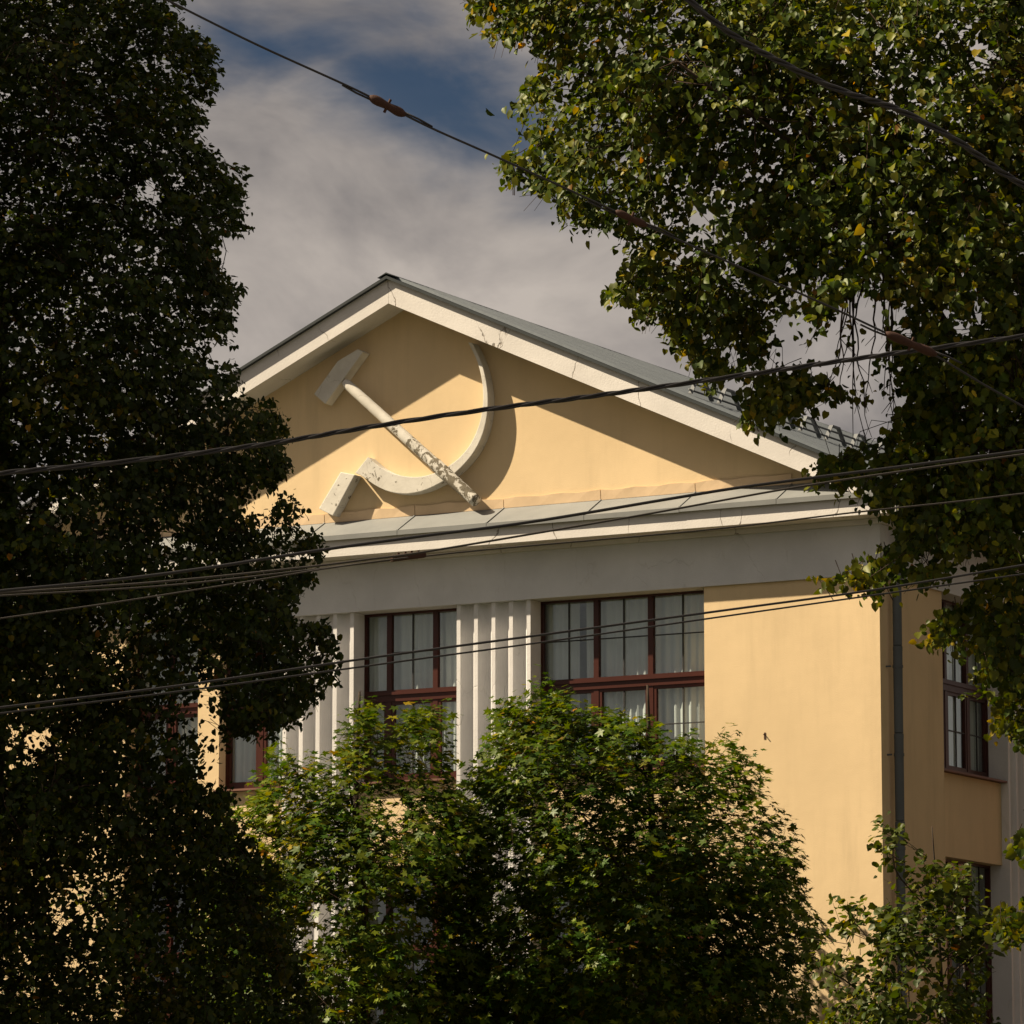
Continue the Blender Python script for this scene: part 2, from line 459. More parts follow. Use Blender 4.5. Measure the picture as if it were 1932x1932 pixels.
# sheet metal ledge on the cornice: one sheet after another with standing seams
x = -7.95; k = 0
while x < 8.3:
    w = 1.62 + 0.06*math.sin(k*2.3)
    x1 = min(x+w, 8.52)
    dz = 0.004*math.sin(k*1.7)
    sh = MB().prism([(x+.004,-D-.035,E+1.115+dz),(x+.004,-D-.035,E+1.135+dz),(x+.004,-.012,E+1.432),(x+.004,-.012,E+1.412)],
                    [(x1-.004,-D-.035,E+1.115),(x1-.004,-D-.035,E+1.135),(x1-.004,-.012,E+1.432),(x1-.004,-.012,E+1.412)])
    s = sh.build('ledge_sheet', M_LEDGE, B)
    MB().box(x+.004, x1-.004, -D-.040, -D-.0352, E+1.062+dz, E+1.137+dz).build('drip_edge', M_LEDGE, s)
    MB().prism([(x1-.012,-D-.037,E+1.137),(x1-.012,-D-.037,E+1.150),(x1-.012,-.016,E+1.446),(x1-.012,-.016,E+1.434)],
               [(x1+.010,-D-.037,E+1.137),(x1+.010,-D-.037,E+1.150),(x1+.010,-.016,E+1.446),(x1+.010,-.016,E+1.434)]).build('seam', M_LEDGE, s)
    # turned-up flashing against the gable wall, edges slightly wavy
    n = 9; top = []; bot = []
    for i in range(n):
        t = x+.006+(x1-x-.012)*i/(n-1)
        yy = -.020-.008*abs(math.sin(i*2.1+k))
        top.append((t, yy, E+1.585+.012*math.sin(i*1.9+k*3))); bot.append((t, -.014, E+1.436))
    m = MB(); vs = bot+top+[(a,-.004,c) for a,b,c in bot]+[(a,-.004,c) for a,b,c in top]
    fs = []
    for i in range(n-1):
        fs += [(i,i+1,n+i+1,n+i), (2*n+i,3*n+i,3*n+i+1,2*n+i+1), (n+i,n+i+1,3*n+i+1,3*n+i)]
    fs += [(0,n,3*n,2*n), (n-1,3*n-1,4*n-1,2*n-1)]
    if x1 < 7.7: m.add(vs, fs).build('wall_flashing', M_FLASH, s)
    x = x1; k += 1
# raking cornices
for s in (-1, 1):
    XE = 7.95
    q = lambda X, dz, Y: (s*X, Y, ZS - MS*X + dz)
    m = MB().prism([q(0.002*1,0,-D-.012), q(XE,0,-D-.012), q(XE,.392,-D-.012), q(.002,.392,-D-.012)],
                   [q(.002,0,-.003), q(XE,0,-.003), q(XE,.392,-.003), q(.002,.392,-.003)])
    rk = m.build('raking_cornice', M_WHI, B)
    MB().prism([q(.001,.378,-D-.085), q(8.62,.378,-D-.085), q(8.62,.425,-D-.085), q(.001,.425,-D-.085)],
               [q(.001,.378,-D-.013), q(8.62,.378,-D-.013), q(8.62,.425,-D-.013), q(.001,.425,-D-.013)]).build('verge_flashing', M_VERGE, rk)
# roof: profiled sheets running from ridge to eave
SW = 1.12
def roof_sheet(s):
    prof = []; n = 6; p = SW/n
    for i in range(n):
        y = i*p
        prof += [(y, 0), (y+p*.48, 0), (y+p*.58, .042), (y+p*.88, .042), (y+p*.98, 0)]
    L = 8.68; vs = []
    for y, h in prof:
        vs += [(0.0, y, h), (s*L, y, h-MS*L)]
    top = len(prof)
    fs = [(2*i, 2*i+1, 2*i+3, 2*i+2) for i in range(top-1)]
    m = MB().add(vs, fs)
    me = m.mesh('roof_sheet', M_ROOF)
    return me
sheets = {s: roof_sheet(s) for s in (-1, 1)}
for s in (-1, 1):
    y = -D-.075; i = 0
    while y < DEP+.3:
        o = link('roof_sheet', sheets[s], B)
        o.location = (0, y, ZS+.43+.004*(i % 2))
        y += SW*.99; i += 1
    # boarding below the sheets
    q = lambda X, dz, Y: (s*X, Y, ZS - MS*X + dz)
    MB().prism([q(.001,.393,-.002), q(8.55,.393,-.002), q(8.55,.423,-.002), q(.001,.423,-.002)],
               [q(.001,.393,DEP+.35), q(8.55,.393,DEP+.35), q(8.55,.423,DEP+.35), q(.001,.423,DEP+.35)]).build('roof_boarding', M_DARK, B)
MB().prism([(-.16,-D-.09,ZS+.40),(0,-D-.09,ZS+.475),(.16,-D-.09,ZS+.40),(0,-D-.09,ZS+.455)],
           [(-.16,DEP+.3,ZS+.40),(0,DEP+.3,ZS+.475),(.16,DEP+.3,ZS+.40),(0,DEP+.3,ZS+.455)]).build('ridge_cap', M_VERGE, B)
# snow guard: two tubes on folded brackets
SGX = 5.05
sg = empty('snow_guard', parent=B)
zr = lambda X: ZS+.455-MS*X
for dz in (.09, .20):
    MB().tube([(SGX, -.25, zr(SGX)+dz), (SGX, DEP-.5, zr(SGX)+dz)], .017, 8).build('guard_tube', M_GALV, sg, True)
bm_ = MB()
prof = [(-.36, .0), (-.15, .25), (.12, .25), (.36, .0)]
for (a, h), (b, g) in zip(prof[:-1], prof[1:]):
    bm_.prism([(-.035,a,h),(.035,a,h),(.035,b,g),(-.035,b,g)], [(-.035,a,h+.025),(.035,a,h+.025),(.035,b,g+.025),(-.035,b,g+.025)])
bme = bm_.mesh('guard_bracket', M_GALV)
for i in range(18):
    o = link('guard_bracket', bme, sg); o.location = (SGX, .15+.95*i, zr(SGX)+.02)

# fluted piers (plan outline, extruded over the full height)
def pier(name, x0, x1, zt, flank=False, depth=.45):
    N = 4; fil = .066; fl = ((x1-x0) - fil*(N+1))/N
    pl = []
    for i in range(N+1):
        a = x0 + i*(fil+fl)
        pl += [(a, 0), (a+fil, 0)]
        if i < N:
            for j in range(1, 12):
                th = math.pi*j/12
                pl.append((a+fil+fl/2-fl/2*math.cos(th), fl/2*.92*math.sin(th)))
    pl += [(x1, depth), (x0, depth)]
    if flank: pl = [(8.0-b, a) for a, b in pl]
    m = MB(); n = len(pl)
    m.add([(a, b, 0.0) for a, b in pl]+[(a, b, zt) for a, b in pl],
          [(i, (i+1) % n, n+(i+1) % n, n+i) for i in range(n)])
    return m.build(name, M_PIER, B)
pier('fluted_pier', PA, PB, E)
pier('fluted_pier', -PB, -PA, E)
pier('fluted_pier', 4.71, 6.0, E, flank=True)

# windows: frame part with panes, glazing bars and sill as sub-parts
ZW = {'up': (E-2.64, E-0.0, E-1.21, E-1.385), 'low': (E-6.58, E-3.94, E-5.15, E-5.325)}
def window(x0, x1, mull, row, T, skip_bar=()):
    """T maps (along, in, z) to the world; glazing plane at in = .33"""
    zb, zt, ta, tb = ZW[row]
    y0, y1 = .325, .405
    m = MB()
    def bx(mb, a, b, c, d, e, f):
        P = [T(a,c,e),T(b,c,e),T(b,d,e),T(a,d,e),T(a,c,f),T(b,c,f),T(b,d,f),T(a,d,f)]
        mb.add(P, [(0,3,2,1),(4,5,6,7),(0,1,5,4),(1,2,6,5),(2,3,7,6),(3,0,4,7)])
    ft = .04
    bx(m, x0, x0+ft, y0, y1, zb, zt-.036); bx(m, x1-ft, x1, y0, y1, zb, zt-.036)
    bx(m, x0, x1, y0-.002, y1, zt-.0355, zt-.001); bx(m, x0+ft, x1-ft, y0+.001, y1, zb, zb+.08)
    w = m.build('window', M_FRAME, B)
    t = MB(); bx(t, x0+ft, x1-ft, y0-.012, y1, tb, ta); t.build('transom', M_FRAME, w)
    t = MB(); bx(t, x0+ft+.01, x1-ft-.01, y0-.040, y0-.0125, ta-.075, ta-.03); t.build('transom_moulding', M_FRAME, w)
    t = MB(); bx(t, x0-.03, x1+.03, .02, y0+.02, zb-.035, zb-.004); t.build('window_sill', M_SILL, w)
    edges = [x0+ft]
    for c in mull:
        for (a, b) in ((zb+.08, tb), (ta, zt-.036)):
            t = MB(); bx(t, c-.042, c+.042, y0+.003, y1, a, b); t.build('mullion', M_FRAME, w)
        edges += [c-.042, c+.042]
    edges.append(x1-ft)
    for i in range(0, len(edges), 2):
        a, b = edges[i], edges[i+1]
        for (c, d, lower) in ((zb+.08, tb, True), (ta, zt-.036, False)):
            sf = .05 if lower else .012
            if lower:
                t = MB()
                bx(t, a+.001, a+sf, y0+.012, y1-.01, c, d); bx(t, b-sf, b-.001, y0+.012, y1-.01, c, d)
                bx(t, a+sf, b-sf, y0+.0125, y1-.01, c+.001, c+sf); bx(t, a+sf, b-sf, y0+.0125, y1-.01, d-sf, d-.001)
                t.build('sash', M_FRAME, w)
            t = MB()
            # glass is its own thin sheet; tiny tilt from pane to pane breaks the reflections up
            ja, jb = random.uniform(-.004, .004), random.uniform(-.004, .004)
            P = [T(a+sf*.5, .372+ja, c), T(b-sf*.5, .372-ja, c), T(b-sf*.5, .372-ja+jb, d), T(a+sf*.5, .372+ja+jb, d)]
            t.add(P, [(0,1,2,3)]).build('pane', M_GLASS, w)
            if b-a > .6 and i//2 not in skip_bar:
                t = MB(); bx(t, (a+b)/2-.011, (a+b)/2+.011, y0+.022, .366, c+sf*lower, d-sf*lower); t.build('glazing_bar', M_BAR, w)
                t = MB(); bx(t, a+sf, b-sf, y0+.024, .364, (c+d)/2-.009, (c+d)/2+.009); t.build('glazing_bar', M_BAR, w)
    return w
Tf = lambda a, b, z: (a, b, z)
Ts = lambda a, b, z: (8.0-b, a, z)
def curtain(x0, x1, row, T, label, gaps=(), mat=None, seed=0, depth=.47):
    zb, zt = ZW[row][:2]
    n = int((x1-x0)/.022); m = 9
    vs = []; fs = []
    rr = random.Random(seed)
    ph = [rr.uniform(0, 6.28) for _ in range(4)]
    for j in range(m+1):
        z = zb+.02+(zt-.05-zb)*j/m
        for i in range(n+1):
            xx = x0+(x1-x0)*i/n
            amp = .026*(1.0-.35*j/m)
            y = depth + amp*math.sin(xx*44+ph[0]+1.5*math.sin(xx*5.3+ph[1])) + .02*math.sin(xx*9+ph[2]+j*.15)
            vs.append(T(xx, y, z))
    for j in range(m):
        for i in range(n):
            xx = x0+(x1-x0)*(i+.5)/n
            if any(a < xx < b for a, b in gaps): continue
            fs.append((j*(n+1)+i, j*(n+1)+i+1, (j+1)*(n+1)+i+1, (j+1)*(n+1)+i))
    return tag(MB().add(vs, fs).build('curtain', mat or M_CURT, None, True), label, 'curtain', 'curtains hanging inside the windows')
# bays of the front
bays = [(-PA, PA, (-.474, .352)), (PB, CW, (3.156, 4.08)), (-3.46, -PB, (-2.81,)), (-CW, -3.86, (-4.5,))]
for row in ('up', 'low'):
    for x0, x1, mu in bays:
        window(x0, x1, mu, row, Tf, skip_bar=(0, 2) if x0 == -PA else ())
for z0, z1 in ((0, E-6.62), (E-3.938, E-2.68)):
    for x0, x1 in ((-PA, PA), (PB, CW), (-CW, -PB)):
        wall('spandrel', M_YEL, x0+.002, x1-.002, .13, .45, z0, z1)
for z0, z1 in ((E-6.618, E-3.941), (E-2.678, E)):
    wall('mullion_pier', M_YEL, -3.86, -3.46, .131, .45, z0, z1)
hk = on(1443, 1386, 1, -.004)
m = MB().tube([(hk[0], .0, hk[2]), (hk[0], -.05, hk[2]-.004)], .008, 6)
m.box(hk[0]-.014, hk[0]+.014, -.006, -.001, hk[2]-.07, hk[2]+.03)
m.build('wall_hook', M_RUST, B)
# flank
for row in ('up', 'low'):
    window(2.25, 4.71, (3.12, 3.945), row, Ts)
for z0, z1 in ((0, E-6.62), (E-3.938, E-2.68)):
    wall('spandrel', M_YEL, 7.55, 7.875, 2.252, 4.708, z0, z1)
# rooms behind the glass
wall('room_wall', M_ROOM, -7.5, 7.5, 5.0, 5.1, 0, E)
wall('room_floor', M_ROOM, -7.5, 7.5, .46, 4.99, E-3.6, E-3.3)
wall('room_floor', M_ROOM, -7.5, 7.5, .46, 4.99, E+.05, E+.3)
wall('room_partition', M_ROOM, 5.4, 5.5, .46, 4.99, 0, E)

curtain(-PA+.02, PA-.02, 'up', Tf, 'white pleated curtain in the window between the two fluted piers', seed=1)
curtain(PB+.02, CW-.02, 'up', Tf, 'wide white pleated curtain in the three-light window beside the yellow wall', gaps=((2.80, 2.92),), seed=2)
curtain(-3.44, -PB-.02, 'up', Tf, 'white pleated curtain in the narrow window left of the fluted piers', seed=3)
curtain(-CW+.02, -3.88, 'up', Tf, 'white curtain in the leftmost window half hidden by the big dark tree', seed=4)
curtain(2.3, 4.66, 'up', Ts, 'white curtain in the upper window of the shaded side wall', gaps=((3.97, 4.15),), seed=5)
curtain(3.2, 4.66, 'low', Ts, 'pale curtain in the lower window of the shaded side wall', seed=6, gaps=((3.5, 3.95),))

# brick neighbour across the side yard (reflected in the lower side window)
def brick_mat():
    M = Mat('red_brick')
    bt = M.n('ShaderNodeTexBrick'); bt.inputs['Scale'].default_value = 1.0
    bt.inputs['Brick Width'].default_value = .26; bt.inputs['Row Height'].default_value = .078; bt.inputs['Mortar Size'].default_value = .008
    M.put(bt.inputs['Color1'], (.20, .075, .04)); M.put(bt.inputs['Color2'], (.27, .11, .06)); M.put(bt.inputs['Mortar'], (.2, .18, .15))
    sp = M.n('ShaderNodeSeparateXYZ'); M.t.links.new(M.geo.outputs['Position'], sp.inputs[0])
    cb = M.n('ShaderNodeCombineXYZ')
    M.t.links.new(M.math('ADD', sp.outputs['X'], sp.outputs['Y']), cb.inputs['X']); M.t.links.new(sp.outputs['Z'], cb.inputs['Y'])
    M.t.links.new(cb.outputs[0], bt.inputs['Vector'])
    return M.done(M.bsdf(bt.outputs['Color'], .9))
NB = empty('brick_building', (22, 24, 0))
tag(NB, 'red brick building showing only as a reflection in the lower side window', 'building')
MB().box(17, 28, 6, 44, 0, 9.6).build('wall', brick_mat(), NB)
MB().prism([(16.6,5.6,9.603),(28.4,5.6,9.603),(22.5,5.6,11.6)], [(16.6,44.4,9.603),(28.4,44.4,9.603),(22.5,44.4,11.6)]).build('roof', M_ROOF, NB)
for zf in (2.0, 5.6):
    for yy in range(9, 43, 4):
        w_ = MB().box(16.95, 16.997, yy-.75, yy+.75, zf, zf+2.0).build('window', M_WHI, NB)
        MB().box(16.93, 16.948, yy-.64, yy+.64, zf+.12, zf+1.88).build('pane', M_BAR, w_)

# drainpipe on the corner
pp = on(1470.6+.2804*770, 928.8+.2804*1150, 0, 8.15)
PX, PY = 8.15, float(pp[1])+.14
dp = empty('drainpipe', parent=B)
zz = E+.25; segs = []
while zz > .3:
    z1 = max(zz-1.28, .2)
    MB().tube([(PX, PY, zz), (PX, PY, z1+.01)], [.070, .066], 20, False).build('pipe_section', M_PIPE, dp, True)
    MB().tube([(PX, PY, zz-.02), (PX, PY, zz-.07)], .0722, 20, False).build('pipe_sleeve', M_PIPE, dp, True)
    zz = z1
for i, zc in enumerate([E-.05, E-1.33, E-2.62, E-3.98, E-5.3, E-6.6, E-8]):
    m = MB().tube([(PX, PY, zc+.02), (PX, PY, zc-.02)], .077, 20)
    m.box(8.003, PX-.07, PY-.10, PY-.085, zc-.012, zc+.012)
    m.build('pipe_bracket', M_PIPE, dp)
MB().tube([(PX+.26, PY-.05, E+.86), (PX+.24, PY-.04, E+.62), (PX+.05, PY, E+.36), (PX, PY, E+.22)], .068, 16).build('pipe_offset', M_PIPE, dp, True)
MB().tube([(PX+.26, PY-.05, E+1.08), (PX+.26, PY-.05, E+.95), (PX+.26, PY-.05, E+.84)], [.17, .15, .075], 20).build('funnel', M_PIPE, dp, True)

# relief emblem on the gable wall
em = empty('relief_emblem', parent=B)
c1 = lambda x, y: (387+.3205*x, 495+.3205*y)
TH = .215
def emb(pts, y=-TH):
    return [tuple(on(*c1(*q), 1, y)) for q in pts]
def slab(name, pts, mat, y=-TH, back=-.002, bw=.012):
    F = emb(pts, y); m = MB().prism(F, [(a, back, c) for a, b, c in F])
    me = m.mesh(name, mat)
    bevel(me, bw, 2)
    return link(name, me, em)
slab('hammer_head', [(640,775),(780,580),(898,510),(930,527),(706,834)], M_EMB)
slab('sickle_handle', [(797,1234),(882,1250),(752,1492),(668,1450)], M_EMB)
def smooth_curve(P, n):
    P = np.asarray(P, float); d = np.r_[0, np.cumsum(np.linalg.norm(np.diff(P, axis=0), axis=1))]
    t = np.linspace(0, d[-1], n)
    # Catmull-Rom through the points
    out = []
    for q in t:
        i = min(np.searchsorted(d, q, side='right')-1, len(P)-2); i = max(i, 0)
        u = (q-d[i])/(d[i+1]-d[i])
        p0 = P[max(i-1, 0)]; p1 = P[i]; p2 = P[i+1]; p3 = P[min(i+2, len(P)-1)]
        out.append(.5*((2*p1)+(-p0+p2)*u+(2*p0-5*p1+4*p2-p3)*u*u+(-p0+3*p1-3*p2+p3)*u**3))
    return np.array(out)
inner = [(1547,470),(1592,560),(1618,640),(1634,740),(1633,850),(1610,960),(1562,1068),(1495,1150),(1420,1205),(1335,1245),(1240,1263),(1130,1250),(1035,1208),(958,1145)]
outer = [(1572,474),(1622,580),(1650,680),(1664,790),(1660,890),(1637,1000),(1592,1100),(1532,1180),(1460,1248),(1375,1303),(1280,1345),(1180,1362),(1085,1350),(1000,1312),(930,1262),(882,1240)]
NI = 44
ci, co = smooth_curve(inner, NI), smooth_curve(outer, NI)
m = MB()
fi = np.array(emb(ci)); fo = np.array(emb(co))
vs = []
for a, b in zip(fi, fo):
    vs += [a, b, (a[0], -.002, a[2]), (b[0], -.002, b[2])]
fs = []
for i in range(NI-1):
    o = 4*i
    fs += [(o, o+1, o+5, o+4), (o+1, o+3, o+7, o+5), (o+3, o+2, o+6, o+7), (o+2, o, o+4, o+6)]
fs += [(0, 2, 3, 1), (4*NI-4, 4*NI-3, 4*NI-1, 4*NI-2)]
me = m.add(vs, fs).mesh('sickle_blade', M_EMB); bevel(me, .010, 2, 40)
link('sickle_blade', me, em)
ha = np.array(on(*c1(822, 705), 1, -.20)); hb = np.array(on(*c1(1598, 1408), 1, -.235))
cl = []; rads = []
for i in range(41):
    t = i/40
    cl.append(ha+(hb-ha)*t)
    rr = .078+.020*t
    if t < .02: rr *= .72
    if t > .69: rr = .104 - .012*(t-.69)/.31
    rads.append(rr*(1+.02*math.sin(i*2.1)))
MB().tube(cl, rads, 14).build('hammer_handle', M_EMH, em, True)

# ------------------------------------------------------------------ overhead cables
def spline(pts, n):
    return smooth_curve(pts, n)
def path(px, d0, d1, n=90):
    P = [at(x, y, d0+(d1-d0)*(x+50)/2050.0) for x, y in px]
    return spline(P, n)
def cable(name, px, d0, d1, r, mat, label, n=90):
    pts = path(px, d0, d1, n)
    base = pts[n//2]
    o = MB().tube(pts, r, 7).build(name, mat, None, True)
    return tag(o, label, 'cable', 'overhead cables crossing the street')
def twisted(name, px, d0, d1, r, mat, label, turns, strands=3, n=420):
    pts = path(px, d0, d1, n)
    root = empty(name, tuple(pts[n//2]))
    tag(root, label, 'cable', 'overhead cables crossing the street')
    t = np.gradient(pts, axis=0); t /= np.linalg.norm(t, axis=1)[:, None]
    a = np.cross(t, (0, 0, 1.0)); a /= np.linalg.norm(a, axis=1)[:, None]; b = np.cross(a, t)
    for k in range(strands):
        ph = np.linspace(0, 2*math.pi*turns, n)+2*math.pi*k/strands + .7*np.sin(np.linspace(0, 23, n))
        q = pts+(a*np.cos(ph)[:, None]+b*np.sin(ph)[:, None])*r*1.05
        MB().tube(q, r, 6).build('strand', mat, root, True)
    return root
twisted('twisted_cable', [(-60,902),(0,893),(260,868),(500,838),(700,805),(900,775),(1150,743),(1400,708),(1650,672),(1932,634),(2000,625)],
        28, 31, .0088, M_CABLE, 'thick black twisted cable crossing in front of the relief emblem', 11)
cable('overhead_cable', [(-60,1124),(0,1115),(200,1096),(387,1072),(611,1037),(800,1011),(1006,984),(1270,940),(1422,916),(1703,880),(1932,850),(2000,841)],
      28, 31, .0105, M_CABLE, 'thick black cable passing just below the metal ledge, upper of the cornice cables')
cable('overhead_cable', [(-60,1127),(0,1119),(300,1098),(577,1070),(697,1055),(770,1046),(929,1020),(1209,972),(1486,922),(1703,889),(1932,857),(2000,848)],
      28.3, 31.3, .0075, M_CABLE2, 'thin dark cable just under the thick cornice cable, nearly touching it at right')
cable('overhead_cable', [(-60,1130),(0,1124),(300,1106),(560,1078),(770,1053),(929,1036),(1330,1000),(1610,967),(1800,947),(1932,931),(2000,924)],
      28.6, 31.6, .0062, M_CABLE2, 'thin cable running along the lower edge of the white cornice')
cable('overhead_cable', [(-60,1176),(0,1167),(220,1136),(469,1097),(620,1072),(745,1055),(770,1052)],
      28.5, 31.5, .0055, M_CABLE2, 'thin cable rising across the left tree to the rusty clamp below the cornice')
cable('overhead_cable', [(-60,1344),(0,1335),(350,1292),(700,1241),(1050,1194),(1400,1147),(1655,1112),(1932,1066),(2000,1056)],
      28, 31, .0080, M_CABLE, 'black cable crossing the upper part of the windows, upper of a pair')
cable('overhead_cable', [(-60,1354),(0,1346),(350,1303),(740,1250),(1050,1208),(1330,1168),(1655,1122),(1932,1083),(2000,1073)],
      28, 31, .0062, M_CABLE, 'thinner black cable crossing the windows, lower of a pair')
# rusty clamp where the thin cables meet
k0, k1 = at(738, 1054, 29.7), at(802, 1046, 29.8)
kr = empty('cable_clamp', tuple((k0+k1)/2))
tag(kr, 'rusty flat clamp on the thin cables below the cornice edge', 'clamp')
def oriented_box(a, b, wid, hgt, name, mat, parent, bw=0.0):
    a = np.asarray(a); b = np.asarray(b); t = b-a; L = np.linalg.norm(t); t = t/L
    s_ = np.cross(t, (0, 0, 1.0)); s_ /= np.linalg.norm(s_); u_ = np.cross(s_, t)
    P = [p_+s_*i*wid/2+u_*j*hgt/2 for p_ in (a, b) for i, j in ((-1,-1),(1,-1),(1,1),(-1,1))]
    m = MB().add(P, [(3,2,1,0),(4,5,6,7),(0,1,5,4),(1,2,6,5),(2,3,7,6),(3,0,4,7)])
    me = m.mesh(name, mat)
    if bw: bevel(me, bw, 2)
    return link(name, me, parent)
oriented_box(k0, k1, .05, .042, 'clamp_plate', M_RUST, kr, .008)
for f in (.22, .42, .6, .8):
    q = k0+(k1-k0)*f
    MB().tube([q+UP*.018, q+UP*.034], .008, 6).build('clamp_bolt', M_RUST, kr)

# span wire with insulators running down from the upper left through the right tree
sw_px = [(250,-32),(315,0),(480,82),(660,164),(735,202),(815,242),(930,293),(1060,352),(1190,412),(1380,497),(1560,576),(1680,632),(1760,668),(1850,722),(1932,768),(2000,806)]
swp = path(sw_px, 27, 28.5, 140)
sw = empty('span_wire', tuple(swp[60]))
tag(sw, 'diagonal span wire with rusty insulators running down from the upper left', 'wire')
MB().tube(swp, .0072, 7).build('wire', M_CABLE, sw, True)
def swat(px_):
    pr = project(swp)[:, 0]; i = int(np.argmin(abs(pr-px_))); t = swp[i+1]-swp[i-1]
    return swp[i], t/np.linalg.norm(t)
for cx_, ln, rd in ((735, .25, .030), (1192, .22, .024), (1722, .36, .030)):
    c, t = swat(cx_)
    ins = MB(); n = 15
    prf = [.35,.75,.95,1,.98,.9,.82,.74,.80,.88,.96,1,.95,.75,.35]
    ins.tube([c+t*(i/(n-1)-.5)*ln for i in range(n)], [rd*q for q in prf], 12)
    io = ins.build('insulator', M_RUST, sw, True)
    side = np.cross(t, fwd); side /= np.linalg.norm(side)
    for sg_ in (-1, 1):
        MB().tube([c+t*sg_*ln*.42+side*sg_*.012, c+t*sg_*(ln*.42+.10)+side*sg_*.016, c+t*sg_*(ln*.42+.20)+side*sg_*.012], .0065, 6).build('wire_end', M_CABLE, io, True)
    MB().tube([c+side*-.045, c+side*.045], .009, 6).build('insulator_bolt', M_RUST, io)
twisted('twisted_cable', [(1230,-60),(1290,-8),(1360,50),(1440,100),(1580,168),(1690,205),(1800,262),(1880,318),(1932,350),(2000,392)], 27, 28, .0105, M_CABLE,
        'thick twisted cable bundle crossing the upper right tree', 7, 3, 260)

# ------------------------------------------------------------------ trees
def inside(poly, P):
    poly = np.asarray(poly, float); x, y = P[:, 0], P[:, 1]
    res = np.zeros(len(P), bool); j = len(poly)-1
    for i in range(len(poly)):
        xi, yi = poly[i]; xj, yj = poly[j]
        c = ((yi > y) != (yj > y)) & (x < (xj-xi)*(y-yi)/(yj-yi+1e-12)+xi)
        res ^= c; j = i
    return res
def edge_dist(poly, P):
    poly = np.asarray(poly, float); d = np.full(len(P), 1e9); j = len(poly)-1
    for i in range(len(poly)):
        a, b = poly[j], poly[i]; ab = b-a; L = (ab@ab)+1e-9
        t = np.clip(((P-a)@ab)/L, 0, 1); q = a+t[:, None]*ab
        d = np.minimum(d, np.linalg.norm(P-q, axis=1)); j = i
    return d
def unit(v): return v/(np.linalg.norm(v, axis=-1, keepdims=True)+1e-9)

LINDEN = (np.array([(0,0,0),(-.30,-.07,.05),(-.47,.24,.11),(-.36,.62,.08),(0,1.05,-.10),(.36,.62,.08),(.47,.24,.11),(.30,-.07,.05)], float),
          np.array([(0,2,1),(0,3,2),(0,4,3),(0,5,4),(0,6,5),(0,7,6)]))
_mo = []
for ang, r in ((-168,.34),(-118,.62),(-88,.36),(-50,.90),(-24,.44),(0,1.05),(24,.44),(50,.90),(88,.36),(118,.62),(168,.34)):
    a = math.radians(ang); _mo.append((math.sin(a)*r, .30+math.cos(a)*r, .10*abs(math.sin(a))*r - (.10 if r > .8 else 0)))
MAPLE = (np.array([(0,.28,0)]+_mo, float)*np.array([.82,.82,1]), np.array([(0, i+1, i) for i in range(1, 11)]))

def leaf_frames(normal, tip):
    y = unit(tip - normal*np.sum(tip*normal, axis=1, keepdims=True)); x = np.cross(y, normal)
    return x, y, normal
def leaf_mesh(name, shape, pos, X, Y, Z, size, tint, mat):
    V, F = shape; nv, nf = len(V), len(F); n = len(pos)
    co = (pos[:, None, :] + size[:, None, None]*(V[None, :, 0:1]*X[:, None, :]+V[None, :, 1:2]*Y[:, None, :]+V[None, :, 2:3]*Z[:, None, :])).reshape(-1, 3)
    fa = (F[None]+nv*np.arange(n)[:, None, None]).reshape(-1)
    me = bpy.data.meshes.new(name)
    me.vertices.add(n*nv); me.loops.add(n*nf*3); me.polygons.add(n*nf)
    me.vertices.foreach_set('co', co.astype(np.float32).ravel())
    me.loops.foreach_set('vertex_index', fa.astype(np.int32))
    me.polygons.foreach_set('loop_start', np.arange(0, n*nf*3, 3, dtype=np.int32))
    me.update(calc_edges=True)
    at_ = me.attributes.new('tint', 'FLOAT_COLOR', 'POINT')
    cc = np.ones((n, nv, 4), np.float32); cc[:, :, :3] = tint[:, None, :]
    at_.data.foreach_set('color', cc.ravel())
    me.materials.append(mat)
    return me

def twig_mesh(ch, rad):                    # three-sided twigs through three points each
    n, m = ch.shape[:2]
    t = unit(ch[:, -1]-ch[:, 0]); a = unit(np.cross(t, np.array([.31, .17, .93]))); b = np.cross(t, a)
    ang = np.arange(3)*2*np.pi/3
    off = a[:, None, :]*np.cos(ang)[None, :, None]+b[:, None, :]*np.sin(ang)[None, :, None]
    co = (ch[:, :, None, :]+off[:, None, :, :]*rad[:, :, None, None]).reshape(-1, 3)
    q = np.array([(i*3+j, i*3+(j+1) % 3, (i+1)*3+(j+1) % 3, (i+1)*3+j) for i in range(m-1) for j in range(3)])
    fa = (q[None]+3*m*np.arange(n)[:, None, None]).reshape(-1)
    me = bpy.data.meshes.new('twigs')
    me.vertices.add(len(co)); me.loops.add(len(fa)); me.polygons.add(len(fa)//4)
    me.vertices.foreach_set('co', co.astype(np.float32).ravel())
    me.loops.foreach_set('vertex_index', fa.astype(np.int32))
    me.polygons.foreach_set('loop_start', np.arange(0, len(fa), 4, dtype=np.int32))
    me.update(calc_edges=True); me.materials.append(M_TWIG)
    return me

def tints(n, pal, w, rng):
    pal = np.asarray(pal); i = rng.choice(len(pal), n, p=np.asarray(w)/sum(w))
    return np.clip(pal[i]*rng.uniform(.72, 1.28, (n, 1)), 0.004, .9)

